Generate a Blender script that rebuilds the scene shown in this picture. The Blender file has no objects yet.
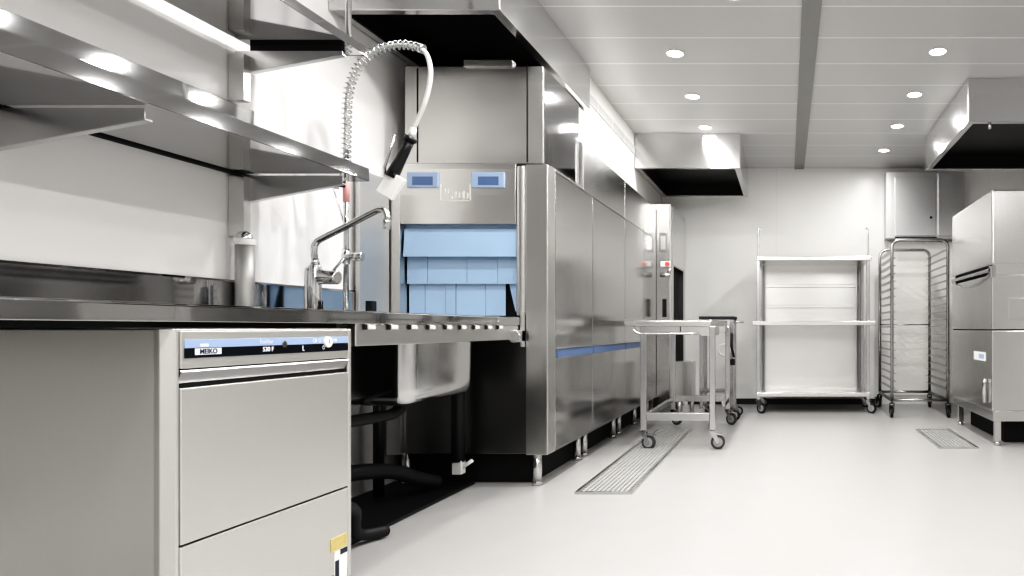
import bpy, bmesh, math, random
from mathutils import Vector, Matrix
random.seed(7)
S = bpy.context.scene
COL = S.collection
PI = math.pi
# ------------------------------------------------------------------ camera
EYE = 0.845; FPX = 668.0; VX, VY = 787.0, 328.0
cam_d = bpy.data.cameras.new('camera'); cam = bpy.data.objects.new('camera', cam_d); COL.objects.link(cam)
cam.location = (0, 0, EYE); cam.rotation_euler = (PI/2, 0, 0)
cam_d.sensor_width = 36; cam_d.lens = FPX/1024*36
cam_d.shift_x = (512-VX)/1024; cam_d.shift_y = (VY-288)/1024
cam_d.clip_start = 0.02
S.camera = cam
def X(px, Y): return (px-VX)*Y/FPX            # metres from a measured photo position at a known depth
def Z(py, Y): return EYE+(VY-py)*Y/FPX
# ------------------------------------------------------------------ materials
def newmat(name):
    m = bpy.data.materials.new(name); m.use_nodes = True
    nt = m.node_tree; return m, nt, nt.nodes['Principled BSDF']
def lk(nt, a, b): nt.links.new(a, b)
def steel(name, base=.62, rough=.28, axis='z', var=.03, bump=.004, warm=0.0, freq=2.5, wave=.10, aniso=0.0, turn=0.25):
    """brushed stainless: noise stretched along one axis drives tone, roughness and a fine bump, a slow noise bends the sheet"""
    m, nt, p = newmat(name)
    tc = nt.nodes.new('ShaderNodeTexCoord'); mp = nt.nodes.new('ShaderNodeMapping')
    k = {'x': (1, 90, 90), 'y': (90, 1, 90), 'z': (90, 90, 1)}[axis]
    mp.inputs['Scale'].default_value = tuple(freq*c for c in k)
    n = nt.nodes.new('ShaderNodeTexNoise'); n.inputs['Scale'].default_value = 3; n.inputs['Detail'].default_value = 3
    lk(nt, tc.outputs['Object'], mp.inputs[0]); lk(nt, mp.outputs[0], n.inputs[0])
    mr = nt.nodes.new('ShaderNodeMapRange'); mr.inputs[1].default_value = .25; mr.inputs[2].default_value = .75
    mr.inputs[3].default_value = 1-var; mr.inputs[4].default_value = 1+var
    lk(nt, n.outputs['Fac'], mr.inputs[0])
    mx = nt.nodes.new('ShaderNodeVectorMath'); mx.operation = 'SCALE'
    mx.inputs[0].default_value = (base*(1+warm), base*(1+warm*.4), base*(1-warm)); lk(nt, mr.outputs[0], mx.inputs['Scale'])
    lk(nt, mx.outputs[0], p.inputs['Base Color'])
    r = nt.nodes.new('ShaderNodeMapRange'); r.inputs[3].default_value = rough*.96; r.inputs[4].default_value = rough*1.05
    lk(nt, n.outputs['Fac'], r.inputs[0]); lk(nt, r.outputs[0], p.inputs['Roughness'])
    p.inputs['Metallic'].default_value = 1
    if aniso:
        p.inputs['Anisotropic'].default_value = aniso; p.inputs['Anisotropic Rotation'].default_value = turn
        tg = nt.nodes.new('ShaderNodeTangent'); tg.direction_type = 'RADIAL'; tg.axis = 'Z'; lk(nt, tg.outputs[0], p.inputs['Tangent'])
    n2 = nt.nodes.new('ShaderNodeTexNoise'); n2.inputs['Scale'].default_value = 2.2; n2.inputs['Detail'].default_value = 1
    lk(nt, tc.outputs['Object'], n2.inputs[0])
    b2 = nt.nodes.new('ShaderNodeBump'); b2.inputs['Strength'].default_value = wave; b2.inputs['Distance'].default_value = .03
    lk(nt, n2.outputs['Fac'], b2.inputs['Height'])
    b = nt.nodes.new('ShaderNodeBump'); b.inputs['Strength'].default_value = bump; b.inputs['Distance'].default_value = .002
    lk(nt, n.outputs['Fac'], b.inputs['Height']); lk(nt, b2.outputs[0], b.inputs['Normal']); lk(nt, b.outputs[0], p.inputs['Normal'])
    return m
def plain(name, c, rough=.5, metal=0, var=.04, scale=6, spec=.5, bump=0):
    m, nt, p = newmat(name)
    tc = nt.nodes.new('ShaderNodeTexCoord'); n = nt.nodes.new('ShaderNodeTexNoise'); n.inputs['Scale'].default_value = scale
    n.inputs['Detail'].default_value = 4
    lk(nt, tc.outputs['Object'], n.inputs[0])
    mr = nt.nodes.new('ShaderNodeMapRange'); mr.inputs[3].default_value = 1-var; mr.inputs[4].default_value = 1+var
    lk(nt, n.outputs['Fac'], mr.inputs[0])
    mx = nt.nodes.new('ShaderNodeVectorMath'); mx.operation = 'SCALE'; mx.inputs[0].default_value = c
    lk(nt, mr.outputs[0], mx.inputs['Scale']); lk(nt, mx.outputs[0], p.inputs['Base Color'])
    p.inputs['Roughness'].default_value = rough; p.inputs['Metallic'].default_value = metal
    p.inputs['Specular IOR Level'].default_value = spec
    if bump:
        b = nt.nodes.new('ShaderNodeBump'); b.inputs['Strength'].default_value = bump; b.inputs['Distance'].default_value = .004
        lk(nt, n.outputs['Fac'], b.inputs['Height']); lk(nt, b.outputs[0], p.inputs['Normal'])
    return m
def emit(name, c, s):
    m, nt, p = newmat(name)
    p.inputs['Base Color'].default_value = (*c, 1); p.inputs['Emission Color'].default_value = (*c, 1)
    p.inputs['Emission Strength'].default_value = s
    return m
def seams(name, c, rough, axis, pitch, phase, width, gain, var=.03, spec=.5):
    """plain panel surface with regular joints across one axis"""
    m = plain(name, c, rough, 0, var, 1.5, spec); nt = m.node_tree; p = nt.nodes['Principled BSDF']
    src = p.inputs['Base Color'].links[0].from_socket
    tc = nt.nodes.new('ShaderNodeTexCoord'); sp = nt.nodes.new('ShaderNodeSeparateXYZ'); lk(nt, tc.outputs['Object'], sp.inputs[0])
    a = nt.nodes.new('ShaderNodeMath'); a.operation = 'ADD'; a.inputs[1].default_value = -phase+100*pitch
    lk(nt, sp.outputs['xyz'.index(axis)], a.inputs[0])
    md = nt.nodes.new('ShaderNodeMath'); md.operation = 'MODULO'; md.inputs[1].default_value = pitch; lk(nt, a.outputs[0], md.inputs[0])
    lt = nt.nodes.new('ShaderNodeMath'); lt.operation = 'LESS_THAN'; lt.inputs[1].default_value = width; lk(nt, md.outputs[0], lt.inputs[0])
    m2 = nt.nodes.new('ShaderNodeMapRange'); m2.inputs[3].default_value = 1; m2.inputs[4].default_value = gain; lk(nt, lt.outputs[0], m2.inputs[0])
    sc = nt.nodes.new('ShaderNodeVectorMath'); sc.operation = 'SCALE'; lk(nt, src, sc.inputs[0]); lk(nt, m2.outputs[0], sc.inputs['Scale'])
    lk(nt, sc.outputs[0], p.inputs['Base Color'])
    return m
M = dict(
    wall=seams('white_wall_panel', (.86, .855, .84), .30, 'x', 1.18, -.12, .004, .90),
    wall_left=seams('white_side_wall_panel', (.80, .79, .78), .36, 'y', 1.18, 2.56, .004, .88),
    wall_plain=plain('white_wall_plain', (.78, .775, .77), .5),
    floor=plain('light_resin_floor', (.435, .43, .422), .33, 0, .03, 5, .4, .02),
    ceil=seams('grey_metal_ceiling', (.60, .597, .592), .30, 'y', .4, 4.48, .012, 1.45, .03),
    strip=plain('grey_ceiling_strip', (.30, .30, .29), .45),
    steel=steel('brushed_steel', .70, .24, 'z', .01, 0, .01, aniso=.6),
    steel_h=steel('brushed_steel_long', .56, .16, 'y', .01, 0, .01, wave=.10),
    steel_x=steel('brushed_steel_cross', .54, .26, 'x', .01, 0, .015, wave=.25),
    steel_lt=steel('satin_steel_light', .66, .28, 'z', .01, 0, .015, aniso=.6),
    steel_washer=steel('satin_steel_washer', .78, .36, 'z', .01, 0, .02, 2.5, .05, aniso=.5),
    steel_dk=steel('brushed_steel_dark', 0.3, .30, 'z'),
    steel_hood=steel('polished_hood_steel', 0.72, 0.14, 'x', .02, .003, 0, 2.5, .06, aniso=.85),
    steel_shelf=steel('shelf_steel', .52, .05, 'y', .01, 0, .0, 2.5, 0),
    chrome=steel('chrome', .75, .08, 'z', .02, 0, 0, 1, 0),
    tube=steel('bright_tube', .62, .24, 'z', .03, .004),
    bowl=steel('bowl_steel', .66, .16, 'z', .02, .003, 0, 2.5, .03, aniso=.5),
    rack=steel('rack_tube', .48, .26, 'z', .03, .004),
    liner=plain('black_hood_liner', (.012, .012, .012), .35, .2),
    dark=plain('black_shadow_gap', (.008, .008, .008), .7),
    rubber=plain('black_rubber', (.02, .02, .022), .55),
    wheel=plain('grey_wheel_tread', (.07, .07, .07), .5),
    plastic=plain('black_plastic', (.018, .02, .02), .35),
    green=plain('dark_green_grip', (.03, .045, .04), .4),
    white=plain('white_plastic', (.86, .85, .83), .4),
    curtain=plain('pale_blue_curtain', (.36, .49, .66), .42, 0, .05, 5),
    blue=plain('blue_trim', (.11, .16, .30), .35),
    pale_blue=plain('pale_blue_strip', (.36, .46, .66), .3),
    screen_rim=plain('blue_display_rim', (.31, .39, .53), .3),
    screen=plain('deep_blue_display', (.10, .15, .28), .2),
    black=plain('black_glass_strip', (.006, .008, .014), .18),
    red=plain('red_band', (.62, .10, .09), .45),
    pink=plain('pink_red_band', (.70, .36, .35), .45),
    yellow=plain('yellow_sticker', (.62, .50, .22), .5, 0, .25, 60),
    print=plain('light_print', (.80, .82, .86), .45),
    ink=plain('dark_ink', (.03, .035, .06), .5),
    hose=plain('white_braided_hose', (.60, .60, .58), .4, .3, .1, 60),
    lamp=emit('lamp_disc', (1, .985, .95), 14),
    grate_pan=plain('grey_channel', (.20, .20, .20), .4),
    grate_bar=plain('light_grate_bar', (.42, .42, .41), .35),
    added_dim_sheet=steel('added_dim_sheet_steel', .42, .07, 'y', .02, 0, 0, 2.5, .10),
    guard=steel('satin_guard_steel', .58, .55, 'z', .01, 0, .01),
    hub=plain('grey_hub', (.34, .34, .34), .45),
    cabinet=steel('cabinet_steel', .64, .34, 'z', .01, 0, .0),
    casing=steel('casing_steel', .92, .42, 'z', .01, 0, .015),
    emblem=plain('pale_emblem', (.66, .655, .62), .45),
    grip=steel('grip_steel', .36, .3, 'y'),
    shelf_under=steel('bracket_steel', .58, .3, 'x', .015, .002),
    base_shade=plain('dark_base_shade', (.03, .03, .03), .5),
    shell=plain('pale_soffit', (.90, .89, .865), .45),
)
# ------------------------------------------------------------------ mesh builder
class MB:
    def __init__(s): s.b = bmesh.new()
    def add(s, o):
        me = bpy.data.meshes.new('t'); o.to_mesh(me); o.free(); s.b.from_mesh(me); bpy.data.meshes.remove(me); return s
    def box(s, x0, x1, y0, y1, z0, z1, bev=0, seg=2, mat=None):
        t = bmesh.new(); bmesh.ops.create_cube(t, size=1)
        for v in t.verts: v.co = Vector((x0+(v.co.x+.5)*(x1-x0), y0+(v.co.y+.5)*(y1-y0), z0+(v.co.z+.5)*(z1-z0)))
        if bev: bmesh.ops.bevel(t, geom=t.edges[:]+t.verts[:], offset=bev, segments=seg, profile=.5, affect='EDGES', clamp_overlap=True)
        if mat is not None: t.transform(mat)
        return s.add(t)
    def cyl(s, a, b, r, r2=None, n=20, bev=0):
        a, b = Vector(a), Vector(b); d = b-a; t = bmesh.new()
        bmesh.ops.create_cone(t, cap_ends=True, segments=n, radius1=r, radius2=r if r2 is None else r2, depth=d.length)
        if bev:
            es = [e for e in t.edges if len(e.link_faces) == 2 and any(len(f.verts) > 4 for f in e.link_faces)]
            bmesh.ops.bevel(t, geom=es, offset=bev, segments=2, profile=.5, affect='EDGES')
        q = Vector((0, 0, 1)).rotation_difference(d.normalized()).to_matrix().to_4x4()
        t.transform(Matrix.Translation((a+b)/2) @ q)
        for f in t.faces: f.smooth = len(f.verts) <= 4
        return s.add(t)
    def tube(s, pts, r, n=12, caps=True):
        pts = [Vector(p) for p in pts]; t = bmesh.new(); rings = []
        T = [(pts[min(i+1, len(pts)-1)]-pts[max(i-1, 0)]).normalized() for i in range(len(pts))]
        up = Vector((0, 0, 1)) if abs(T[0].z) < .9 else Vector((1, 0, 0))
        u = T[0].cross(up).normalized()
        for i, p in enumerate(pts):
            u = (u-T[i]*u.dot(T[i])).normalized(); w = T[i].cross(u)
            rr = r[i] if isinstance(r, (list, tuple)) else r
            rings.append([t.verts.new(p+(u*math.cos(2*PI*k/n)+w*math.sin(2*PI*k/n))*rr) for k in range(n)])
        for a, b in zip(rings, rings[1:]):
            for k in range(n):
                f = t.faces.new((a[k], a[(k+1) % n], b[(k+1) % n], b[k])); f.smooth = True
        if caps: t.faces.new(rings[0][::-1]); t.faces.new(rings[-1])
        bmesh.ops.recalc_face_normals(t, faces=t.faces[:])
        return s.add(t)
    def prism(s, poly, axis, a, b, bev=0):
        """polygon (2D, in the two other axes in order) extruded along axis from a to b"""
        t = bmesh.new()
        def P(q, c): return {'x': (c, q[0], q[1]), 'y': (q[0], c, q[1]), 'z': (q[0], q[1], c)}[axis]
        A = [t.verts.new(P(q, a)) for q in poly]; B = [t.verts.new(P(q, b)) for q in poly]; n = len(poly)
        t.faces.new(A[::-1]); t.faces.new(B)
        for i in range(n): t.faces.new((A[i], A[(i+1) % n], B[(i+1) % n], B[i]))
        bmesh.ops.recalc_face_normals(t, faces=t.faces[:])
        if bev: bmesh.ops.bevel(t, geom=t.edges[:], offset=bev, segments=2, profile=.5, affect='EDGES', clamp_overlap=True)
        return s.add(t)
    def torus(s, c, axis, R, r, n=24, m=8):
        ax = Vector(axis).normalized(); u = ax.orthogonal().normalized(); w = ax.cross(u)
        pts = [Vector(c)+(u*math.cos(2*PI*i/n)+w*math.sin(2*PI*i/n))*R for i in range(n+1)]
        return s.tube(pts, r, m, False)
    def sphere(s, c, r, sc=(1, 1, 1)):
        t = bmesh.new(); bmesh.ops.create_uvsphere(t, u_segments=20, v_segments=12, radius=r)
        for v in t.verts: v.co = Vector((v.co.x*sc[0], v.co.y*sc[1], v.co.z*sc[2]))+Vector(c)
        for f in t.faces: f.smooth = True
        return s.add(t)
def smooth(pts, n=8):
    P = [Vector(p) for p in pts]; P = [P[0]*2-P[1]]+P+[P[-1]*2-P[-2]]; out = []
    for i in range(1, len(P)-2):
        for k in range(n):
            t = k/n; a, b, c, d = P[i-1:i+3]
            out.append(.5*((2*b)+(c-a)*t+(2*a-5*b+4*c-d)*t*t+(3*b-a-3*c+d)*t**3))
    return out+[P[-2]]
def root_of(o):
    while o.parent is not None: o = o.parent
    return o
def tag(o, label=None, cat=None, group=None, kind=None):
    for k, v in (('label', label), ('category', cat), ('group', group), ('kind', kind)):
        if v: o[k] = v
    return o
def thing(name, label, cat, loc, group=None):
    o = bpy.data.objects.new(name, None); COL.objects.link(o); o.location = loc; o.empty_display_size = .1
    return tag(o, label, cat, group)
def part(name, mb, mat, parent, label=None):
    loc = root_of(parent).location
    bmesh.ops.translate(mb.b, verts=mb.b.verts[:], vec=-loc)
    me = bpy.data.meshes.new(name); mb.b.to_mesh(me); mb.b.free(); me.materials.append(M[mat] if isinstance(mat, str) else mat)
    o = bpy.data.objects.new(name, me); COL.objects.link(o); o.parent = parent
    if label: o['label'] = label
    return o
def single(name, mb, mat, loc, label, cat, group=None):
    loc = Vector(loc); bmesh.ops.translate(mb.b, verts=mb.b.verts[:], vec=-loc)
    me = bpy.data.meshes.new(name); mb.b.to_mesh(me); mb.b.free(); me.materials.append(M[mat])
    o = bpy.data.objects.new(name, me); COL.objects.link(o); o.location = loc
    return tag(o, label, cat, group)
def struct(name, mb, mat):
    me = bpy.data.meshes.new(name); mb.b.to_mesh(me); mb.b.free(); me.materials.append(M[mat])
    o = bpy.data.objects.new(name, me); COL.objects.link(o); o['kind'] = 'structure'; return o
def text(name, body, size, mat, parent, loc, rot, depth=.0006, align='CENTER', bold=0.0):
    c = bpy.data.curves.new(name, 'FONT'); c.body = body; c.size = size; c.extrude = depth; c.align_x = align; c.align_y = 'CENTER'; c.offset = bold
    t = bpy.data.objects.new(name+'_source', c); COL.objects.link(t)
    dg = bpy.context.evaluated_depsgraph_get(); dg.update()
    me = bpy.data.meshes.new_from_object(t.evaluated_get(dg)); bpy.data.objects.remove(t); me.name = name
    me.materials.clear(); me.materials.append(M[mat])
    me.transform(Matrix.Translation(Vector(loc)-root_of(parent).location) @ rot.to_4x4())
    o = bpy.data.objects.new(name, me); COL.objects.link(o); o.parent = parent
    return o
FACE_AISLE = Matrix(((0, 0, 1), (1, 0, 0), (0, 1, 0)))     # text on a face that looks along +X, reading along +Y
def bx(*a, **k): return MB().box(*a, **k)
# ------------------------------------------------------------------ room
WL, WR, WB, WF, CZ = -2.15, 3.7, 7.42, -3.0, 2.62
struct('floor', bx(WL-.1, WR+.1, WF-.1, WB+.1, -.1, 0), 'floor')
struct('ceiling', bx(WL-.1, WR+.1, WF-.1, WB+.1, CZ, CZ+.1), 'ceil')
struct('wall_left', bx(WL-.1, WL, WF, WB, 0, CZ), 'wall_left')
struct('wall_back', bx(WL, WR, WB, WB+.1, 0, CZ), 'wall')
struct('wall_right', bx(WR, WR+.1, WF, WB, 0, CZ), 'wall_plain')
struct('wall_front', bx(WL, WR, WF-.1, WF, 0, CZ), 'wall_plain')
struct('trim_1', bx(.083, .19, WF, WB, CZ-.012, CZ, .002), 'strip')
struct('baseboard_shade_back', MB().box(-1.1, 1.05, WB-.012, WB, 0, .062, .002).box(1.9, WR, WB-.012, WB, 0, .062, .002), 'base_shade')  # low strip in near-black, painted for the shade along the wall foot
# pale boxed soffit above the tunnel washer
struct('trim_2', MB().box(WL, -1.39, 4.575, WB, 2.01, CZ, .003).box(WL, -1.39, 4.19, 4.575, 2.01, 2.325), 'shell')
# ------------------------------------------------------------------ worktop with sink
CX = -1.40
t = thing('sink_worktop', 'long stainless steel worktop with upstand and one sink bowl along the side wall', 'worktop', (-1.78, 1.9, .86))
part('countertop', MB().box(WL+.002, CX-.02, -.6, 2.64, .862, .897).box(WL+.002, CX-.02, 3.235, 3.54, .862, .897)
     .box(WL+.002, -2.0, 2.64, 3.235, .862, .897).box(-1.5, CX-.02, 2.64, 3.235, .862, .897), 'steel_h', t)
part('joint_shade', MB().box(-2.1, CX-.05, -.6, 2.15, .846, .861), 'dark', t, 'black shadow joint under the worktop')  # black strip painted as the shade between worktop and dishwasher
part('front_edge', MB().prism([(CX-.045, .859), (CX, .859), (CX, .897), (CX-.006, .902), (CX-.045, .902)], 'y', -.6, 3.54, .002), 'steel_shelf', t)
part('upstand', MB().prism([(WL+.002, .897), (WL+.022, .897), (WL+.022, 1.022), (WL+.016, 1.03), (WL+.002, 1.03)], 'y', -.6, 3.54), 'steel_shelf', t)
ap = part('apron', MB().box(CX-.03, CX-.004, 2.175, 3.53, .785, .859, .003), 'steel_lt', t)
for i in range(9):
    Y = 936/(787-[371, 394, 414, 432, 449, 463.5, 477, 489.5, 500.5][i])
    part('slot_lug', MB().prism([(Y-.022, .840), (Y+.018, .840), (Y+.018, .850), (Y+.012, .856), (Y-.022, .856)], 'x', CX-.006, CX+.005, .002), 'emblem', ap)
    part('slot_gap', bx(CX-.005, CX+.0015, Y-.036, Y-.023, .839, .857), 'dark', ap)
part('splash_guard', MB().box(-2.127, -2.107, 3.29, 3.54, .9, 1.63, .004), 'guard', t)
# rounded bowl
def bowl():
    b = MB(); x0, x1, y0, y1 = -2.0, -1.5, 2.65, 3.235; rings = []
    tt = bmesh.new()
    def ring(ins, z, r):
        vs = []
        for cx, cy, a0 in ((x1-ins-r, y1-ins-r, 0), (x0+ins+r, y1-ins-r, 90), (x0+ins+r, y0+ins+r, 180), (x1-ins-r, y0+ins+r, 270)):
            for k in range(9):
                a = math.radians(a0+k*90/8); vs.append(tt.verts.new((cx+r*math.cos(a), cy+r*math.sin(a), z)))
        return vs
    prof = [(0, .862, .07), (.004, .60, .07), (.008, .57, .068), (.018, .548, .06), (.034, .535, .05), (.06, .53, .03)]
    rr = [ring(*q) for q in prof]
    for a, c in zip(rr, rr[1:]):
        for k in range(36):
            f = tt.faces.new((a[k], a[(k+1) % 36], c[(k+1) % 36], c[k])); f.smooth = True
    tt.faces.new(rr[-1]); bmesh.ops.recalc_face_normals(tt, faces=tt.faces[:]); b.add(tt); return b
part('sink_bowl', bowl(), 'bowl', t)
part('end_flange', MB().box(CX-.012, CX+.012, 3.44, 3.545, .77, .835, .006).cyl((CX+.01, 3.40, .80), (CX+.01, 3.46, .80), .03, .02), 'tube', t)
part('end_plate', MB().box(CX+.0, CX+.012, 3.50, 3.545, .745, .93, .002), 'steel_lt', t)
part('leg', MB().cyl((-2.05, 3.36, .0), (-2.05, 3.36, .862), .022), 'steel_dk', t)
# drain and hoses
dr = part('drain_outlet', MB().cyl((-1.72, 2.97, .534), (-1.72, 2.97, .505), .045), 'plastic', t, 'black plastic waste outlet')
part('drain_bend', MB().tube(smooth([(-1.72, 2.97, .506), (-1.72, 2.968, .49), (-1.722, 2.93, .472), (-1.725, 2.86, .468), (-1.74, 2.60, .474), (-1.74, 2.25, .474)]), .024), 'plastic', dr)
single('vent_pipe', MB().cyl((-2.02, 3.30, .015), (-2.02, 3.30, .86), .022), 'plastic', (-2.02, 3.30, 0.015), 'black upright pipe standing behind the sink waste bend', 'pipe')
single('floor_shade_sheet', MB().box(-2.13, -1.69, 2.46, 3.62, .001, .014, .003), 'rubber', (-1.9, 3.0, 0), 'flat black sheet painted as the floor shade under the sink bench', 'mat')  # black sheet added to paint the deep shade under the bench
single('supply_hose', MB().tube(smooth([(-2.05, 2.30, .055), (-1.95, 2.45, .17), (-1.9, 2.8, .22), (-1.85, 3.1, .18), (-1.82, 3.3, .10), (-1.8, 3.43, .055)]), .035), 'rubber',
       (-1.95, 2.4, .03), 'thick black hose curving across the floor under the sink', 'hose')
single('flexible_hose', MB().tube(smooth([(-1.70, 2.22, .025), (-1.60, 2.25, .12), (-1.58, 2.36, .20), (-1.62, 2.5, .16), (-1.66, 2.58, .05), (-1.62, 2.7, .025)]), .022), 'rubber',
       (-1.64, 2.4, .02), 'thinner black hose arching off the floor beside the dishwasher', 'hose')
# ------------------------------------------------------------------ undercounter dishwasher
Y0, Y1 = 1.507, 2.150
t = thing('undercounter_dishwasher', 'undercounter steel dishwasher with black and blue control strip under the worktop', 'dishwasher', (-1.75, 1.84, 0))
part('casing', MB().box(-2.06, CX-.027, Y0+.012, Y1, .05, .843, .003).box(-2.0, CX-.08, Y0+.03, Y1-.03, .0, .05), 'casing', t)
part('side_shade', bx(-2.05, CX-.05, Y1, Y1+.004, .06, .84), 'dark', t, 'dark sheet painted as shade on the sink side')  # steel side in shade, painted dark so the bowl mirrors it dark
part('front_frame', MB().prism([(CX-.04, Y0+.011), (CX-.027, Y0+.011), (CX-.003, Y0+.026), (CX-.003, Y0+.035), (CX-.04, Y0+.035)], 'z', .05, .843, .002).box(CX-.036, CX-.001, Y1-.016, Y1, .05, .843, .004)
     .box(CX-.036, CX-.004, Y0+.03, Y1-.016, .835, .843, .002), 'steel_washer', t)
part('gap_backing', MB().box(CX-.034, CX-.022, Y0+.03, Y1-.012, .06, .84), 'dark', t, 'black gap between front panels')
cp = part('control_panel', MB().box(CX-.02, CX, Y0+.036, Y1-.018, .750, .838, .0015), 'steel_washer', t)
part('blue_band', bx(CX-.001, CX+.0015, Y0+.045, Y1-.022, .797, .818, .0005), 'pale_blue', cp, 'pale blue band of control strip')
part('display_strip', bx(CX-.001, CX+.002, Y0+.045, Y1-.022, .774, .798, .0005), 'black', cp, 'glossy black display strip')
part('logo_plate', bx(CX, CX+.0026, Y0+.070, Y0+.144, .781, .7965), 'print', cp, 'pale plate with dark lettering')
text('logo_text', 'MEIKO', .0165, 'ink', cp, (CX+.0028, Y0+.107, .7885), FACE_AISLE, bold=.0003)
part('logo_dot', MB().box(CX, CX+.0024, Y0+.085, Y0+.108, .800, .807, .001), 'print', cp)
text('model_text', '530 F', .017, 'print', cp, (CX+.0022, Y0+.293, .7875), FACE_AISLE, bold=.0004)
text('series_text', 'EcoStar', .015, 'print', cp, (CX+.0018, Y0+.288, .808), FACE_AISLE)
part('sensor_window', MB().cyl((CX, Y0+.352, .8), (CX+.0028, Y0+.352, .8), .009), 'steel_dk', cp)
part('symbol', MB().box(CX, CX+.0024, Y0+.420, Y0+.4235, .779, .794).box(CX, CX+.0024, Y0+.420, Y0+.428, .779, .7815), 'print', cp)
part('symbol', MB().torus((CX+.002, Y0+.508, .786), (1, 0, 0), .005, .0008, 16, 6).box(CX, CX+.0024, Y0+.5075, Y0+.5085, .787, .794), 'print', cp)
part('symbol', MB().torus((CX+.002, Y0+.468, .8075), (1, 0, 0), .005, .0009, 16, 6).box(CX, CX+.0024, Y0+.474, Y0+.478, .803, .812), 'print', cp)
part('symbol', MB().torus((CX+.002, Y0+.492, .8075), (1, 0, 0), .005, .0009, 16, 6), 'print', cp)
part('symbol', MB().box(CX, CX+.0024, Y0+.553, Y0+.556, .803, .812).box(CX, CX+.0024, Y0+.560, Y0+.566, .803, .812), 'print', cp)
kn = part('start_button', MB().cyl((CX, Y0+.525, .802), (CX+.008, Y0+.525, .802), .0165, None, 28, .002), 'white', cp, 'round white start button')
part('button_mark', bx(CX+.0078, CX+.0086, Y0+.5238, Y0+.5262, .798, .810), 'ink', kn)
part('door_handle', MB().prism([(CX-.03, .747), (CX-.002, .747), (CX+.002, .742), (CX-.012, .716), (CX-.03, .716)], 'y', Y0+.036, Y1-.018, .001), 'grip', t, 'recessed grip lip above the door')
part('grip_shadow', bx(CX-.021, CX-.014, Y0+.036, Y1-.018, .704, .717), 'dark', t)
part('door', MB().box(CX-.02, CX, Y0+.036, Y1-.018, .342, .705, .002), 'steel_washer', t)
part('kick_panel', MB().box(CX-.02, CX-.001, Y0+.036, Y1-.018, .08, .337, .003), 'steel_washer', t)
part('warning_sticker', bx(CX-.002, CX+.001, 2.05, 2.125, .155, .195), 'yellow', t, 'yellow warning sticker')
rp = part('rating_plate', bx(CX-.002, CX+.001, 2.066, 2.125, .03, .153), 'white', t, 'white rating label with black blocks')
part('label_block', bx(CX, CX+.0015, 2.092, 2.125, .135, .152), 'ink', rp)
part('label_block', bx(CX, CX+.0015, 2.068, 2.086, .03, .122), 'ink', rp)
# ------------------------------------------------------------------ wall shelves
SX, SE = -1.70, 2.70
def shelf(name, label, z, lip, up, end, ys, rod=False, gap=.012):
    t = thing(name, label, 'shelf', (-1.92, 1.4, z))
    part('board', MB().box(WL+gap, SX, -.6, end, z, z+.012, .001), 'steel_shelf', t)
    part('front_lip', MB().prism([(SX-.012, z), (SX+.0005, z+.001), (SX-.033*lip, z+lip), (SX-.010, z+lip), (SX-.012, z+.006)], 'y', -.6, end, .0015), 'steel_shelf', t)
    if not rod: part('wall_gap', bx(WL+.012, WL+.034, -.6, end, z-.006, z), 'dark', t, 'black shadow joint at the wall')
    if up: part('rear_upstand', MB().prism([(WL+.002, z), (WL+.010, z), (WL+.010+.04*up, z+up), (WL+.002, z+up)], 'y', -.6, end-.05, .001), 'steel_shelf', t)
    part('end_lip', MB().box(WL+gap, SX-.004, end-.008, end, z, z+.03, .001), 'steel_shelf', t)
    for y in ys:
        g = .022 if rod else .004
        part('bracket', MB().prism([(WL+.003, z-.115), (SX-.03, z-.034), (SX-.03, z-g), (WL+.003, z-g)], 'y', y-.0015, y+.0015)
             .prism([(WL+.003, z-.115), (SX-.03, z-.036), (SX-.03, z-.032), (WL+.003, z-.111)], 'y', y, y+.022), 'shelf_under', t)
        if rod: part('bracket_shade', bx(WL+.06, SX-.035, y, y+.02, z-g-.003, z), 'dark', t, 'black strip for the shaded gap over the bracket')  # black strip painted as the shade in the gap above the bracket
    if rod: part('hanger_rod', MB().cyl((SX-.02, 2.62, z+.01), (SX-.02, 2.62, CZ), .011), 'tube', t)
    return t
shelf('wall_shelf', 'upper stainless wall shelf, just under the ceiling with a hanger rod', 1.945, .036, 0, 2.70, (.75, 1.80, 2.60), True, .055)
shelf('wall_shelf', 'lower stainless wall shelf with raised back, over the worktop', 1.442, .052, .27, 2.72, (.75, 1.80, 2.60))
t = thing('shelf_upright', 'slim steel upright carrying the shelf brackets, rising from the worktop', 'upright', (-2.094, 2.58, .9))
part('lower_tube', MB().cyl((-2.094, 2.58, .9), (-2.094, 2.58, 1.165), .031), 'guard', t)
part('collar', MB().cyl((-2.094, 2.58, 1.165), (-2.094, 2.58, 1.188), .036, None, 24, .004), 'white', t, 'white collar')
part('dome', MB().sphere((-2.094, 2.58, 1.188), .028, (1, 1, 1.2)), 'chrome', t)
part('channel', MB().box(-2.148, -2.088, 2.567, 2.60, 1.20, 1.43), 'steel', t)
part('upper_channel', MB().box(-2.148, -2.088, 2.567, 2.60, 1.722, 1.90), 'steel', t)
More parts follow.
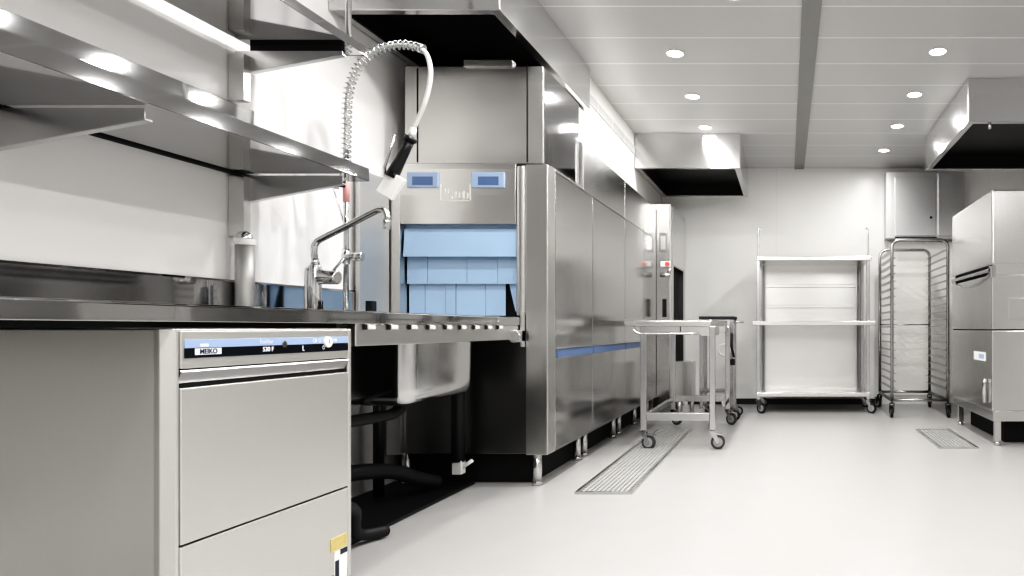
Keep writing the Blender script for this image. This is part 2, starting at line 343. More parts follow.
# ------------------------------------------------------------------ mixer tap
t = thing('mixer_tap', 'chrome mixer tap with long angled swivel spout on the worktop', 'tap', (-1.90, 2.69, .898))
k = 2.69/FPX
def tp(px, py, Y=2.69): return (X(px, Y), Y, Z(py, Y))
part('base', MB().cyl((-1.90, 2.69, .897), (-1.90, 2.69, .915), .034, .028, 24, .003), 'chrome', t)
part('column', MB().cyl((-1.90, 2.69, .91), (-1.90, 2.69, 1.10), .023, .021, 24, .004).cyl((-1.90, 2.69, 1.10), (-1.90, 2.69, 1.125), .017, .012), 'chrome', t)
part('supply_tube', MB().tube(smooth([(-1.935, 2.69, .897), (-1.935, 2.69, 1.06), (-1.925, 2.69, 1.085), (-1.905, 2.69, 1.10)]), .008), 'chrome', t)
part('spout', MB().tube(smooth([(-1.90, 2.69, 1.10), tp(314, 250), tp(316, 243), tp(322, 238.5), tp(345, 227), tp(370, 214), tp(379, 210), tp(384.5, 211), tp(387, 216), tp(387, 222)]), .0125), 'chrome', t)
part('aerator', MB().cyl(tp(387, 220), tp(386.5, 229), .015, None, 20, .002), 'chrome', t)
part('handle', MB().cyl(tp(320, 276.5), tp(338, 277.5), .030, .028, 24, .005), 'chrome', t)
part('handle_lever', MB().cyl(tp(332, 272), tp(344, 258), .005), 'chrome', t)
# ------------------------------------------------------------------ pre-rinse spray
YR = 2.95
def rp_(px, py): return (X(px, YR), YR, Z(py, YR))
t = thing('pre_rinse_spray', 'pre-rinse spray with tall riser, spring hose and black grip above the sink', 'spray tap', (X(346, YR), YR, .897))
part('riser', MB().cyl((X(346, YR), YR, .897), rp_(346, 150), .011).cyl((X(346, YR), YR, .897), (X(346, YR), YR, .91), .026, .02), 'chrome', t)
part('colour_band', MB().cyl(rp_(346.3, 202), rp_(346.3, 176), .013), 'pink', t, 'red marked sleeve')
part('valve', MB().cyl(rp_(343, 256.5), rp_(357, 256.5), .017, None, 20, .003).cyl(rp_(346, 264), rp_(346, 249), .016), 'chrome', t)
part('valve_knob', MB().cyl(rp_(356, 256.5), rp_(363, 256.5), .021, .019, 12, .003), 'steel', t)
path = smooth([rp_(346, 168), rp_(346, 140), rp_(346.5, 115), rp_(347.5, 97), rp_(351, 82), rp_(357, 69), rp_(366, 58), rp_(378, 50), rp_(392, 46), rp_(406, 45), rp_(421, 48)], 16)
L = [0]
for a, b in zip(path, path[1:]): L.append(L[-1]+(b-a).length)
def at_len(s):
    for i in range(len(path)-1):
        if s <= L[i+1]:
            f = (s-L[i])/(L[i+1]-L[i]+1e-9); return path[i].lerp(path[i+1], f), (path[i+1]-path[i]).normalized()
    return path[-1], (path[-1]-path[-2]).normalized()
turns = int(L[-1]/.0215); hp = []
for i in range(turns*14+1):
    p, d = at_len(L[-1]*i/(turns*14)); w = Vector((0, 1, 0)); u = d.cross(w).normalized(); a = 2*PI*i/14
    hp.append(p+(u*math.cos(a)+w*math.sin(a))*.0185)
part('spring', MB().tube(hp, .0034, 6), 'tube', t, 'open coil spring around the hose')
part('hose', MB().tube(path, .0095, 10).tube(smooth([rp_(420, 47.5), rp_(427, 55), rp_(430.5, 70), rp_(429, 87), rp_(424, 105), rp_(417, 121), rp_(412, 132)]), .0105, 10), 'hose', t)
part('spring_end', MB().cyl(rp_(419, 47.7), rp_(424, 49.5), .021), 'tube', t)
part('ferrule', MB().cyl(rp_(414, 128), rp_(410, 140), .013, .017), 'hose', t)
part('grip', MB().cyl(rp_(411.5, 137), rp_(409.5, 141), .026).tube([rp_(410.5, 139), rp_(405, 151), rp_(400, 161), rp_(395, 170), rp_(391.5, 177)], [.021, .020, .022, .026, .027], 16), 'plastic', t, 'black rubber grip')
part('trigger', MB().tube([rp_(394.5, 135), rp_(389.5, 152), rp_(385, 166), rp_(385, 174)], .006, 10), 'tube', t)
ang = math.radians(-33); c = Vector(rp_(391.5, 185.5)); mt = Matrix.Translation(c) @ Matrix.Rotation(-ang, 4, 'Y')
part('spray_head', MB().box(-.040, .040, -.014, .012, -.054, .054, .004, 2, mt), 'white', t, 'square white spray head')
cl = part('wall_clamp', MB().box(X(332, 2.90), X(336, 2.90), 2.88, 2.92, 1.45, 1.535, .002), 'steel', t)
part('clamp_jaw', MB().cyl((X(336, 2.9), 2.9, 1.478), (X(342.5, 2.9), 2.92, 1.478), .020, None, 20, .003), 'plastic', cl)
part('clamp_arm', MB().cyl((WL, 2.9, 1.47), (X(334, 2.90), 2.9, 1.47), .008), 'tube', cl)
part('cable', MB().tube(smooth([rp_(333, 187), rp_(337, 200), rp_(341, 213), rp_(344, 224)]), .003, 6), 'tube', t)
single('power_socket', MB().box(X(366.5, 3.2), X(373, 3.2), 3.19, 3.23, .898, .975, .003), 'plastic', (X(369, 3.2), 3.21, .9), 'small black outlet block standing at the back of the worktop', 'outlet')
# ------------------------------------------------------------------ conveyor (tunnel) dishwasher
YM, XM, XL, YE = 3.55, -1.27, -2.13, 6.48
t = thing('conveyor_dishwasher', 'long steel tunnel dishwasher with pale blue strip curtain at its entrance', 'dishwasher', (-1.7, 5.0, .17))
part('body', MB().box(XL, XM-.012, 3.96, YE, .17, 1.72).box(XL, XM-.012, 3.65, 3.96, .17, .90).box(XL, -2.04, 3.65, 3.96, .9, 1.72).box(-1.46, XM-.012, 3.65, 3.96, .9, 1.72)
     .box(-2.04, -1.46, 3.65, 3.96, 1.40, 1.72), 'steel_dk', t)
part('shade_block', MB().box(XL, -1.385, 3.66, YE-.05, .002, .172), 'dark', t, 'black block standing for the shade between the legs')  # black block added to paint the deep shade below the machine
part('left_stile', MB().box(XL, -2.057, YM, 3.66, .17, 1.72, .003), 'steel_lt', t)
part('header_panel', MB().prism([(3.552, 1.398), (3.66, 1.398), (3.66, 1.722), (3.56, 1.722), (3.55, 1.69), (3.546, 1.55)], 'x', -2.056, -1.442, .002), 'steel_lt', t)
part('inner_jamb', MB().box(-1.442, -1.389, 3.545, 3.66, .90, 1.715, .02, 4), 'steel_lt', t)
part('front_column', MB().box(-1.387, XM, YM-.005, 3.66, .17, 1.715, .004), 'steel_lt', t)
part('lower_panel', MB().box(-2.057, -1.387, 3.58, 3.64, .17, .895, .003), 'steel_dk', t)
part('inlet_deck', MB().box(-2.056, -1.442, 3.55, 3.96, .885, .905), 'steel', t)
for a, b in (((408, 439), (413.5, 434)), ((472.5, 505), (479, 499.5))):
    d = part('display', bx(X(a[0], YM), X(a[1], YM), YM-.012, YM, Z(188, YM), Z(172.5, YM), .002), 'screen_rim', t, 'blue framed display')
    part('screen', bx(X(b[0], YM), X(b[1], YM), YM-.0135, YM-.011, Z(185.5, YM), Z(177, YM), .0008), 'screen', d, 'darker blue recess')
ys = YM-.0065
lg = part('emblem', MB().box(X(440.5, YM), X(441.4, YM), ys, ys+.004, Z(201, YM), Z(184, YM)).box(X(470, YM), X(471.2, YM), ys, ys+.004, Z(201, YM), Z(184, YM))
     .box(X(440.5, YM), X(471.2, YM), ys, ys+.004, Z(201.4, YM), Z(200.4, YM)), 'emblem', t, 'faint pale bracket emblem')
for x0, h0, h1 in ((444, 192, 189), (447, 194, 190), (451, 199, 196.5), (455, 198, 192), (459, 198.5, 192.5), (463, 198.5, 191), (467, 198.5, 193)):
    part('emblem_stroke', bx(X(x0, YM), X(x0+2, YM), ys, ys+.004, Z(h0, YM), Z(h1, YM)), 'emblem', lg)
cu = part('curtain_flap', MB().prism([(3.58, 1.375), (3.586, 1.375), (3.572, 1.226), (3.565, 1.226)], 'x', -2.05, -1.447, .001), 'curtain', t)
part('curtain_rail', MB().box(-2.056, -1.44, 3.60, 3.64, 1.345, 1.40), 'curtain', t)
def strip(x0, x1, z0, z1, y, tw=0, lean=.01):
    g = .0012
    return MB().prism([(X(x0, YM)+g, y+lean), (X(x1, YM)-g, y+lean-tw), (X(x1, YM)-g, y+lean-tw+.004), (X(x0, YM)+g, y+lean+.004)], 'z', z0, z1)
for i, (a, b) in enumerate(((401, 422), (422, 462), (462, 493), (493, 513.5))):
    part('curtain_strip', strip(a, b, 1.083, 1.262, 3.595, [.002, 0, -.002, .003][i]), 'curtain', t)
for i, (a, b) in enumerate(((401, 417.5), (417.5, 438), (438, 449), (449, 479), (479, 500))):
    part('curtain_strip', strip(a, b, .912, 1.10, 3.615, [.002, -.002, .003, -.001, .002][i]), 'curtain', t)
part('curtain_strip', MB().prism([(X(503, YM), 1.10), (X(513.5, YM), 1.10), (X(513.5, YM), .935), (X(510, YM), .935)], 'y', 3.62, 3.624), 'curtain', t, 'last strip, bent aside')
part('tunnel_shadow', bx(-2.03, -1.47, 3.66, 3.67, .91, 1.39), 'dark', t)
# upper exhaust casing
ub = part('upper_casing', MB().box(-2.04, -1.30, 3.565, 4.17, 1.722, 2.243, .003), 'steel_x', t)
part('casing_seam', bx(X(416.5, 3.56), X(417.6, 3.56), 3.562, 3.57, 1.73, 2.23), 'dark', ub)
part('casing_seam', bx(X(526.3, 3.56), X(527.6, 3.56), 3.562, 3.57, 1.73, 2.24), 'dark', ub)
part('added_dim_sheet', MB().box(-1.301, -1.297, 3.575, 4.165, 1.725, 2.24, .001), 'added_dim_sheet', ub)  # darker steel sheet added to dim the bright reflection on this side
part('top_rail', bx(-1.72, -1.46, 3.55, 3.60, 2.235, 2.272, .002), 'steel', ub)
part('rear_casing', MB().box(XL, XM-.012, 4.17, YE, 1.72, 2.008), 'steel_h', t)
# side doors
for (a, b, z1) in ((3.665, 4.362, 1.70), (4.370, 5.233, 1.70), (5.241, 5.897, 1.70), (5.905, YE-.004, 1.70)):
    part('side_door', MB().box(XM-.012, XM, a, b, .18, z1, .003), 'steel_h', t)
for (a, b) in ((3.67, 4.165), (4.17, 5.235), (5.24, YE-.004)):
    part('top_panel', MB().box(XM-.014, XM-.001, a, b, 1.705, 2.0 if a > 4 else 1.718, .002), 'steel', t)
part('seam_backing', MB().box(XM-.0125, XM-.008, 3.66, YE, .185, 1.70), 'dark', t)
part('bottom_rail', MB().box(XM-.03, XM-.013, 3.66, YE, .165, .18), 'steel', t)
for (a, b) in ((3.69, 4.36), (4.375, 5.23), (5.245, 5.80)):
    g = part('grip_strip', MB().box(XM-.002, XM+.006, a, b, .680, .728, .003), 'blue', t, 'blue grip strip')
    part('grip_edge', MB().box(XM-.002, XM+.010, a, b, .728, .737, .002).box(XM-.002, XM+.008, a, b, .674, .680, .001), 'tube', g)
for x in (-1.345, -2.05):
    for y in (3.60, 4.28, 4.42, 5.15, 5.32, 5.86, 6.40):
        part('leg', MB().cyl((x, y, .02), (x, y, .175), .024, None, 16).cyl((x, y, 0), (x, y, .03), .03, .02, 16), 'steel', t)
pv = thing('shade_bar_valve', 'dark upright bar painted as a shade band, with a small white valve, in front of the tunnel dishwasher base', 'pipe', (-1.71, 3.48, .09))
part('pipe', MB().cyl((-1.713, 3.48, .15), (-1.713, 3.48, .858), .034), 'plastic', pv)  # dark cylinder added as the shade band on the lower panel
part('valve', MB().box(-1.735, -1.685, 3.455, 3.505, .085, .158, .004).cyl((-1.69, 3.48, .12), (-1.64, 3.48, .155), .010), 'white', pv, 'white valve')
# outlet unit at the far end
t = thing('unload_station', 'tall steel unload housing with screen and dark side opening, at the back wall', 'machine', (-1.6, 6.95, .15))
xo = -1.13
part('housing', MB().box(XL, xo, 6.49, 6.66, .0, 2.05, .003).box(XL, xo, 7.30, WB-.002, .0, 2.05, .003).box(XL, xo, 6.66, 7.30, 1.46, 2.05).box(XL, xo, 6.66, 7.30, 0, .45).box(XL, -1.5, 6.66, 7.30, .45, 1.46), 'steel_h', t)
part('opening_shade', bx(-1.5, -1.19, 6.662, 7.298, .452, 1.458), 'dark', t)  # solid black fill painted as the shade inside the opening
part('corner_post', MB().box(xo-.012, xo+.008, 6.47, 6.52, .1, 2.03, .004), 'steel_lt', t)
part('side_cover', MB().box(xo, xo+.006, 6.56, 7.38, 1.47, 2.0, .002), 'steel', t)
yo = 6.49
sc_ = part('screen_frame', bx(X(659.5, yo), X(667, yo), yo-.012, yo, Z(252, yo), Z(233, yo), .002), 'steel_dk', t)
part('screen', bx(X(661, yo), X(665.8, yo), yo-.014, yo-.011, Z(249.5, yo), Z(236, yo)), 'steel_lt', sc_)
es = part('stop_switch', MB().box(X(661, yo), X(671, yo), yo-.03, yo, Z(267, yo), Z(261.5, yo), .003), 'white', t)
part('stop_button', MB().cyl((X(668, yo), yo-.05, Z(264.5, yo)), (X(668, yo), yo-.03, Z(264.5, yo)), .022), 'red', es, 'red emergency stop button')
part('hand_shower_hook', MB().cyl((X(661, yo), yo-.03, Z(275, yo)), (X(671, yo), yo-.03, Z(275, yo)), .022).cyl((X(669, yo), yo-.03, Z(275, yo)), (X(671, yo), yo-.03, Z(268, yo)), .018), 'chrome', t)
part('cable_slot', bx(X(662.5, yo), X(666.5, yo), yo-.01, yo, Z(317, yo), Z(299, yo)), 'dark', t)
part('door_seam', bx(X(655, yo)+.004, X(656.5, yo), yo-.004, yo, .2, 2.0), 'dark', t)
# ------------------------------------------------------------------ extraction hoods
def hood(name, label, x0, x1, y0, y1, z0):
    t = thing(name, label, 'extraction hood', ((x0+x1)/2, (y0+y1)/2, z0)); w = .012; zt = CZ-.001
    part('shell', MB().box(x0, x1, y0, y0+w, z0, zt, .002).box(x0, x1, y1-w, y1, z0, zt, .002).box(x0, x0+w, y0+w, y1-w, z0, zt, .002).box(x1-w, x1, y0+w, y1-w, z0, zt, .002), 'steel_hood', t)
    part('gutter_rim', MB().box(x0+w, x1-w, y0+w, y0+.05, z0+.002, z0+.008).box(x0+w, x1-w, y1-.05, y1-w, z0+.002, z0+.008)
         .box(x0+w, x0+.05, y0+.05, y1-.05, z0+.002, z0+.008).box(x1-.05, x1-w, y0+.05, y1-.05, z0+.002, z0+.008), 'steel_hood', t)
    part('filter_liner', MB().box(x0+w, x1-w, y0+w, y1-w, z0+.12, z0+.13).box(x0+.05, x0+.056, y0+.05, y1-.05, z0+.008, z0+.12).box(x1-.056, x1-.05, y0+.05, y1-.05, z0+.008, z0+.12)
         .box(x0+.05, x1-.05, y0+.05, y0+.056, z0+.008, z0+.12).box(x0+.05, x1-.05, y1-.056, y1-.05, z0+.008, z0+.12), 'liner', t, 'black underside filters')
    return t
hood('extraction_hood', 'large steel canopy hood over the tunnel dishwasher entrance', WL+.003, -1.345, 3.13, 4.56, 2.335)
hood('extraction_hood', 'small steel canopy hood on the back wall over the unload housing', -1.383, -.428, 6.08, WB-.003, 2.30)
h3 = hood('extraction_hood', 'wide steel canopy hood over the hood-type dishwasher and tray rack', 1.284, 3.0, 4.74, 6.2, 2.307)
part('drain_tap', MB().cyl((1.45, 4.78, 2.307), (1.45, 4.78, 2.27), .012), 'tube', h3)
struct('trim_3', MB().box(-1.389, -1.380, 4.58, 6.07, 2.42, 2.49, .002), 'ceil')
# ------------------------------------------------------------------ downlights
DL = [(-.722, 3.51, 'nearest the big canopy hood, cut by the top of the picture'), (-.722, 4.31, 'second from the big canopy hood'),
      (-.722, 5.11, 'between two others, in the row leading to the small hood'), (-.722, 5.90, 'just in front of the small back hood'),
      (-.285, 3.55, 'out of line, beside the grey ceiling strip'),
      (.967, 4.28, 'nearest the front of the wide hood'), (.967, 5.07, 'second along the wide hood'), (.967, 5.86, 'third along the wide hood'), (.967, 6.66, 'closest to the wall cabinet')]
for x, y, w in DL:
    t = thing('downlight', 'round ceiling downlight, '+w, 'downlight', (x, y, CZ-.004), 'recessed ceiling downlights')
    part('trim_ring', MB().torus((x, y, CZ-.003), (0, 0, 1), .056, .006, 28, 8), 'white', t)
    part('lens', MB().cyl((x, y, CZ-.004), (x, y, CZ-.0005), .052, None, 28), 'lamp', t, 'glowing white lens')
def area(x, y, z, sx, sy, power, shape='RECTANGLE', color=(1, .988, .97)):
    d = bpy.data.lights.new('downlight_and_fill_lamp', 'AREA'); d.energy = power; d.shape = shape; d.size = sx; d.color = color
    if shape == 'RECTANGLE': d.size_y = sy
    o = bpy.data.objects.new('downlight_and_fill_lamp', d); COL.objects.link(o); o.location = (x, y, z); return o
for x, y, w in DL: area(x, y, CZ-.012, .12, .12, 12.5 if x < 0 else (6 if y > 6.5 else 10.5), 'DISK')
for x in (-.72, .967):
    for y in (2.7, 1.9, 1.1, .3, -.5, -1.3): area(x, y, CZ-.012, .12, .12, 11 if x < 0 else 9, 'DISK')
area(-1.25, 2.72, CZ-.012, .12, .12, 12, 'DISK')  # unseen lamp added to brighten the left wall beyond the shelves
for y in (-1.9, -.2, 1.5, 2.9): area(.2, y, CZ-.02, .3, .3, 6)  # unseen fill panels added over the aisle, also for shelf reflections
for y in (1.0, 3.2, 5.4): area(2.6, y, CZ-.02, .35, 1.1, 10)  # more unseen fill panels, added on the right side
# ------------------------------------------------------------------ casters
def caster(parent, x, y, r=.05, yaw=0, brake=True, z_top=None, fork='tube', wheel='wheel', hub='hub'):
    zt = z_top or r*2+.03
    R = Matrix.Translation((x, y, 0)) @ Matrix.Rotation(yaw, 4, 'Z')
    def W(*p): return R @ Vector(p)
    b = MB()
    for s in (-1, 1): b.prism([(-.018, zt-.012), (.018, zt-.012), (.05, r+.004), (.04, r-.012), (.026, r-.008)], 'y', s*.020-.0025, s*.020+.0025, 0)
    b.box(-.022, .022, -.0225, .0225, zt-.014, zt-.008); b.cyl((0, 0, zt-.01), (0, 0, zt), .012)
    if brake: b.prism([(.01, r*2+.004), (.085, r*2-.006), (.085, r*2+.004), (.01, r*2+.014)], 'y', -.018, .018)
    b.b.transform(R); c = part('caster', b, fork, parent)
    w = MB().cyl((.038, -.014, r), (.038, .014, r), r, None, 28, .006); w.b.transform(R); part('wheel', w, wheel, c)
    h = MB().cyl((.038, -.0165, r), (.038, .0165, r), r*.66, None, 24, .002); h.b.transform(R); part('wheel_hub', h, hub, c, 'pale wheel hub')
    return c
# ------------------------------------------------------------------ unloading trolley
t = thing('table_trolley', 'steel table trolley on braked casters, parked beside the tunnel dishwasher', 'trolley', (-.78, 5.25, 0))
ty0, ty1, tx0, tx1 = 4.66, 5.86, -1.0, -.52
part('tray_top', MB().prism([(-1.13, .893), (-1.13, .878), (-1.115, .858), (-.53, .858), (-.525, .893)], 'y', ty0-.03, ty1+.03, .003), 'steel', t)
part('tray_rim', MB().box(-1.13, -1.112, ty0-.03, ty1+.03, .893, .905, .002).box(-.54, -.525, ty0-.03, ty1+.03, .893, .905, .002).box(-1.112, -.54, ty0-.03, ty0-.015, .893, .899, .001), 'tube', t)
part('under_tray', MB().prism([(-1.07, .858), (-1.02, .815), (-.62, .815), (-.60, .79), (-.53, .79), (-.53, .858)], 'y', ty0-.012, ty0+.55, .003), 'steel', t)
part('runner', MB().tube(smooth([(-1.07, ty0-.02, .835), (-1.04, ty0-.02, .813), (-.98, ty0-.02, .806), (-.62, ty0-.02, .806)]), .008), 'tube', t)
part('tray_joint', bx(X(680, 4.65), X(681, 4.65), ty0-.016, ty0-.010, .82, .857), 'dark', t)
for x in (tx0, tx1):
    for y in (ty0, ty1):
        part('leg', MB().box(x-.02, x+.02, y-.02, y+.02, .135, .858, .004), 'tube', t)
        caster(t, x, y, .05, random.uniform(-.5, .4), True, .138)
part('lower_rail', MB().box(tx0+.02, tx1-.02, ty0-.016, ty0+.016, .20, .255, .004), 'tube', t)
part('lower_rail', MB().box(tx0+.02, tx1-.02, ty1-.016, ty1+.016, .20, .255, .004), 'tube', t)
part('lower_rail', MB().box(tx0-.016, tx0+.016, ty0+.02, ty1-.02, .20, .24, .004), 'tube', t)
part('lower_rail', MB().box(tx1-.016, tx1+.016, ty1-.4, ty1-.02, .20, .24, .004), 'tube', t)
# sack / frame trolley behind it
t = thing('sack_stand', 'narrow steel stand with black top, behind the table trolley', 'stand', (-.63, 6.3, 0))
sy = 6.25
part('top_plate', MB().box(X(701, sy), X(735.5, sy), sy-.15, sy+.22, .925, .952, .004), 'rubber', t, 'black top plate')
part('apron', MB().box(X(700, sy), X(733, sy), sy-.12, sy+.2, .80, .925, .002), 'steel', t)
for x in (X(703, sy), X(733, sy)):
    for y in (sy-.11, sy+.19):
        part('leg', MB().box(x-.017, x+.017, y-.017, y+.017, .12, .80 if x < -.7 else .925, .003), 'tube', t)
        caster(t, x, y, .045, random.uniform(-.5, .5), False, .122, 'tube', 'rubber')
part('side_rail', MB().tube([(X(735, sy), sy-.12, .90), (X(742, sy), sy-.1, .90), (X(742, sy), sy+.15, .90)], .01), 'tube', t)
part('cross_bar', MB().box(X(703, sy), X(733, sy), sy-.12, sy-.10, .25, .29, .003), 'tube', t)
part('tag_ring', MB().torus((X(724, 6.0), 6.02, Z(350, 6.02)), (.1, 1, 0), .05, .009), 'white', t, 'white ring')
part('ring_hook', MB().tube(smooth([(X(729, 6.02), 6.05, .86), (X(728, 6.02), 6.03, .78), (X(727, 6.02), 6.02, .69)]), .006), 'tube', t)
part('clip', MB().tube(smooth([(X(732, 6.1), 6.1, Z(333, 6.1)), (X(731.5, 6.1), 6.08, Z(345, 6.1)), (X(734, 6.1), 6.1, Z(357, 6.1))]), .011).box(X(730, 6.1), X(735, 6.1), 6.08, 6.11, Z(365, 6.1), Z(359, 6.1), .003), 'rubber', t)
single('floor_cabinet', MB().box(X(675.5, 6.3), X(694, 6.3), 6.2, 6.42, .19, .53, .004).cyl((X(680, 6.3), 6.25, 0), (X(680, 6.3), 6.25, .2), .03).cyl((X(691, 6.3), 6.35, 0), (X(691, 6.3), 6.35, .2), .02), 'steel_lt', (X(685, 6.3), 6.3, 0),
       'small grey steel box on stubby feet under the black topped stand', 'box')
# ------------------------------------------------------------------ shelf trolley
t = thing('shelf_trolley', 'wide steel shelf trolley with three shelves against the back wall', 'shelf trolley', (.26, 6.9, 0))
ry0, ry1, rx0, rx1 = 6.64, 7.16, -.285, .805
for x in (rx0, rx1):
    for y in (ry0, ry1):
        part('post', MB().box(x-.016, x+.016, y-.016, y+.016, .135, 1.55, .003), 'tube', t)
        caster(t, x, y, .05, random.uniform(-.6, .9), False, .138, 'tube', 'rubber')
    s = 1 if x < 0 else -1
    part('top_rod', MB().tube(smooth([(x, ry0, 1.53), (x, ry0, 1.80), (x+.003*s, ry0, 1.83), (x+.012*s, ry0, 1.84), (x+.02*s, ry0, 1.82)]), .008), 'steel', t)
for z, a, b in ((1.515, rx0-.015, rx1+.03), (.872, rx0-.06, rx1+.075), (.165, rx0-.015, rx1+.015)):
    part('shelf_board', MB().box(a, b, ry0-.03, ry1+.03, z, z+.04, .004), 'steel', t)
part('back_panel', MB().box(rx0+.045, rx1-.02, ry1+.0, ry1+.008, .205, .872).box(rx0+.045, rx1-.02, ry1+.0, ry1+.008, .912, 1.515), 'steel', t, 'satin steel back sheet')
for z in (1.28, 1.06): part('back_rail', MB().box(rx0+.02, rx1-.02, ry1-.02, ry1, z, z+.03, .003), 'steel', t)
for x in (rx0+.035, rx1-.035): part('inner_post', MB().box(x-.012, x+.012, ry1-.1, ry1-.08, .2, 1.51), 'steel_dk', t)
# ------------------------------------------------------------------ tray rack trolley
t = thing('tray_rack_trolley', 'tall tubular tray rack trolley with many runner rails, next to the shelf trolley', 'tray rack', (1.25, 6.68, 0))
qx0, qx1, qy0, qy1 = .985, 1.51, 6.27, 7.08
def uframe(y):
    r = .07; h = 1.67
    pts = [(qx0, y, .16), (qx0, y, h-r)]+[(qx0+r-r*math.cos(a), y, h-r+r*math.sin(a)) for a in [PI/2*i/6 for i in range(1, 7)]]
    pts += [(qx1-r+r*math.sin(a), y, h-r+r*math.cos(a)) for a in [PI/2*i/6 for i in range(0, 7)]]+[(qx1, y, .16)]
    return MB().tube(pts, .0155, 12)
part('hoop_frame', uframe(qy0), 'rack', t); part('hoop_frame', uframe(qy1), 'rack', t)
for i in range(19):
    z = .27+i*.0725
    for x, s in ((qx0, 1), (qx1, -1)):
        part('runner_rail', MB().prism([(x, z), (x+s*.04, z), (x+s*.04, z+.004), (x+s*.004, z+.004), (x+s*.004, z+.012), (x, z+.012)], 'y', qy0, qy1), 'rack', t)
for y in (qy0, qy1): part('base_bar', MB().cyl((qx0, y, .17), (qx1, y, .17), .014), 'rack', t)
for x in (qx0, qx1):
    part('base_bar', MB().cyl((x, qy0, .165), (x, qy1, .165), .016), 'steel_dk', t)
    for y in (qy0, qy1):
        caster(t, x, y, .052, random.uniform(1.0, 2.2), True, .15, 'plastic', 'rubber')
part('stop_bar', MB().cyl((qx0, qy1, .88), (qx1, qy1, .88), .006), 'rack', t)
part('top_grip', MB().box(1.2, 1.3, qy0-.004, qy0+.004, 1.648, 1.664), 'steel_dk', t)
# ------------------------------------------------------------------ hood-type dishwasher at the right
t = thing('hood_dishwasher', 'tall steel hood-type dishwasher on short legs standing right of the tray rack', 'dishwasher', (1.9, 5.36, 0))
hx0, hx1, hy0, hy1 = 1.467, 2.27, 4.78, 5.94
part('wash_hood', MB().box(hx0, hx1, hy0, hy1, 1.30, 1.835, .012, 3), 'steel', t)
part('handle_recess', MB().box(hx0+.03, hx1-.01, hy0+.03, hy1-.01, 1.225, 1.30), 'dark', t)
part('front_panel', MB().box(hx0+.012, hx1-.012, hy0+.002, hy0+.03, 1.22, 1.31), 'steel', t)
part('handle_bar', MB().box(hx0-.012, hx0+.02, hy0+.0, hy1-.02, 1.247, 1.274, .006), 'tube', t)
part('pull_loop', MB().tube(smooth([(hx0-.004, hy1-.04, 1.24), (hx0-.02, 5.6, 1.19), (hx0-.02, 5.3, 1.175), (hx0-.012, 5.0, 1.20), (hx0-.004, hy0+.04, 1.235)]), .006), 'steel', t)
part('chamber', MB().box(hx0, hx1, hy0, hy1, .835, 1.228, .006), 'steel', t)
part('base_cabinet', MB().box(hx0, hx1, hy0, hy1, .25, .827, .006), 'steel', t)
part('seam', bx(hx0+.008, hx1-.008, hy0+.008, hy1-.008, .822, .84), 'dark', t)
part('skirt', MB().box(hx0+.01, hx1-.01, hy0+.005, hy1-.01, .175, .25, .003), 'steel', t)
part('shade_block', MB().box(hx0+.14, hx1-.1, hy0+.16, hy1-.1, .004, .18), 'dark', t, 'black block standing for the shade under the cabinet')  # black block painting the floor shade beneath the cabinet
part('front_plate', MB().box(X(1008, hy0), hx1-.05, hy0-.008, hy0, Z(320, hy0), Z(298, hy0), .002), 'steel_lt', t)
part('type_sticker', bx(hx0-.002, hx0, 4.93, 5.24, .60, .665), 'white', t, 'white and blue type sticker')
part('sticker_print', bx(hx0-.003, hx0-.001, 4.97, 5.10, .615, .65), 'pale_blue', t)
part('corner_latch', MB().box(hx0-.012, hx0+.03, hy0-.006, hy0+.05, 1.205, 1.29, .005), 'chrome', t)
part('side_lever', MB().tube([(hx0-.012, 4.90, .47), (hx0-.02, 4.90, .44), (hx0-.016, 4.90, .30)], .014), 'chrome', t)
for x in (hx0+.05, hx1-.06):
    for y in (hy0+.04, hy1-.1):
        part('leg', MB().box(x-.022, x+.022, y-.022, y+.022, .03, .176, .003).cyl((x, y, 0), (x, y, .032), .026, .018), 'steel', t)
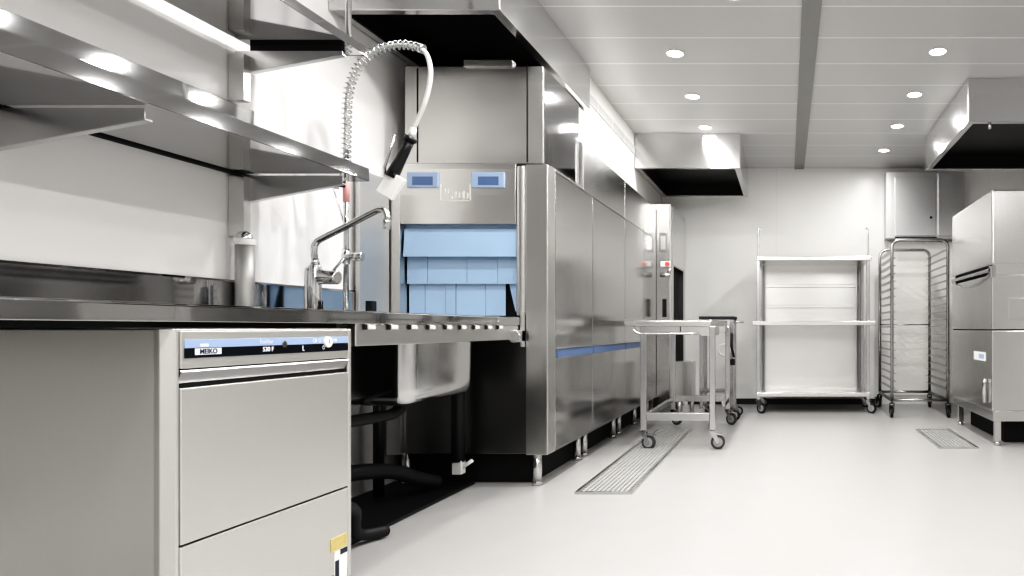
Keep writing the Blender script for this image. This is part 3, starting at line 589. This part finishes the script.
# ------------------------------------------------------------------ wall cabinet on the back wall
t = thing('wall_cabinet', 'flat steel service cabinet high on the back wall above the tray rack', 'cabinet', (1.52, WB, 1.83))
yc = 7.22
part('case', MB().box(X(886.5, yc), X(965, yc), yc+.02, WB-.001, Z(238, yc), Z(171.5, yc), .003), 'cabinet', t)
d = part('door', MB().box(X(895, yc), X(936, yc), yc, yc+.02, Z(236, yc), Z(177, yc), .004), 'cabinet', t)
part('lock', MB().cyl((X(931, yc), yc-.004, Z(217.5, yc)), (X(931, yc), yc, Z(217.5, yc)), .014), 'dark', d, 'black keyhole')
part('door', MB().box(X(938, yc), X(964, yc), yc, yc+.02, Z(236, yc), Z(173, yc), .004), 'cabinet', t)
part('bottom_gap', bx(X(895, yc), X(937, yc), yc+.001, yc+.019, Z(238, yc), Z(237, yc)), 'dark', t)
# pale flat panel below the cabinet
struct('pale_panel_1', MB().box(1.12, 1.86, WB-.03, WB-.001, .10, 1.80, .004), 'shell')
# ------------------------------------------------------------------ floor gratings
def grate(label, x0, x1, y0, y1, n, m):
    t = thing('floor_grating', label, 'floor drain', ((x0+x1)/2, (y0+y1)/2, 0), 'floor drain gratings')
    part('channel', bx(x0, x1, y0, y1, .0005, .003), 'grate_pan', t)
    part('frame', MB().box(x0-.015, x0, y0-.015, y1+.015, .0005, .012).box(x1, x1+.015, y0-.015, y1+.015, .0005, .012).box(x0, x1, y0-.015, y0, .0005, .012).box(x0, x1, y1, y1+.015, .0005, .012), 'steel_lt', t)
    b = MB()
    for i in range(1, n): x = x0+(x1-x0)*i/n; b.box(x-.0075, x+.0075, y0, y1, .004, .010)
    for i in range(1, m): y = y0+(y1-y0)*i/m; b.box(x0, x1, y-.004, y+.004, .003, .0095)
    part('grating', b, 'grate_bar', t)
grate('long steel floor grating beside the tunnel dishwasher, running under the table trolley', -1.065, -.80, 3.41, 5.5, 11, 60)
grate('short steel floor grating in front of the hood-type dishwasher', 1.075, 1.325, 4.68, 5.50, 9, 24)
# ------------------------------------------------------------------ world, view
w = bpy.data.worlds.new('world'); S.world = w; w.use_nodes = True
w.node_tree.nodes['Background'].inputs[0].default_value = (.9, .95, 1, 1); w.node_tree.nodes['Background'].inputs[1].default_value = .3
S.view_settings.view_transform = 'Standard'; S.view_settings.look = 'None'; S.view_settings.exposure = 0.07; S.view_settings.gamma = 1.0
S.view_settings.use_curve_mapping = True
cm = S.view_settings.curve_mapping; cv = cm.curves[3]
for q in ((.06, .022), (.25, .22), (.7, .72)): cv.points.new(*q)
cm.update()
S.cycles.max_bounces = 10; S.cycles.diffuse_bounces = 5; S.cycles.glossy_bounces = 6; S.cycles.sample_clamp_indirect = 6; S.cycles.caustics_reflective = True
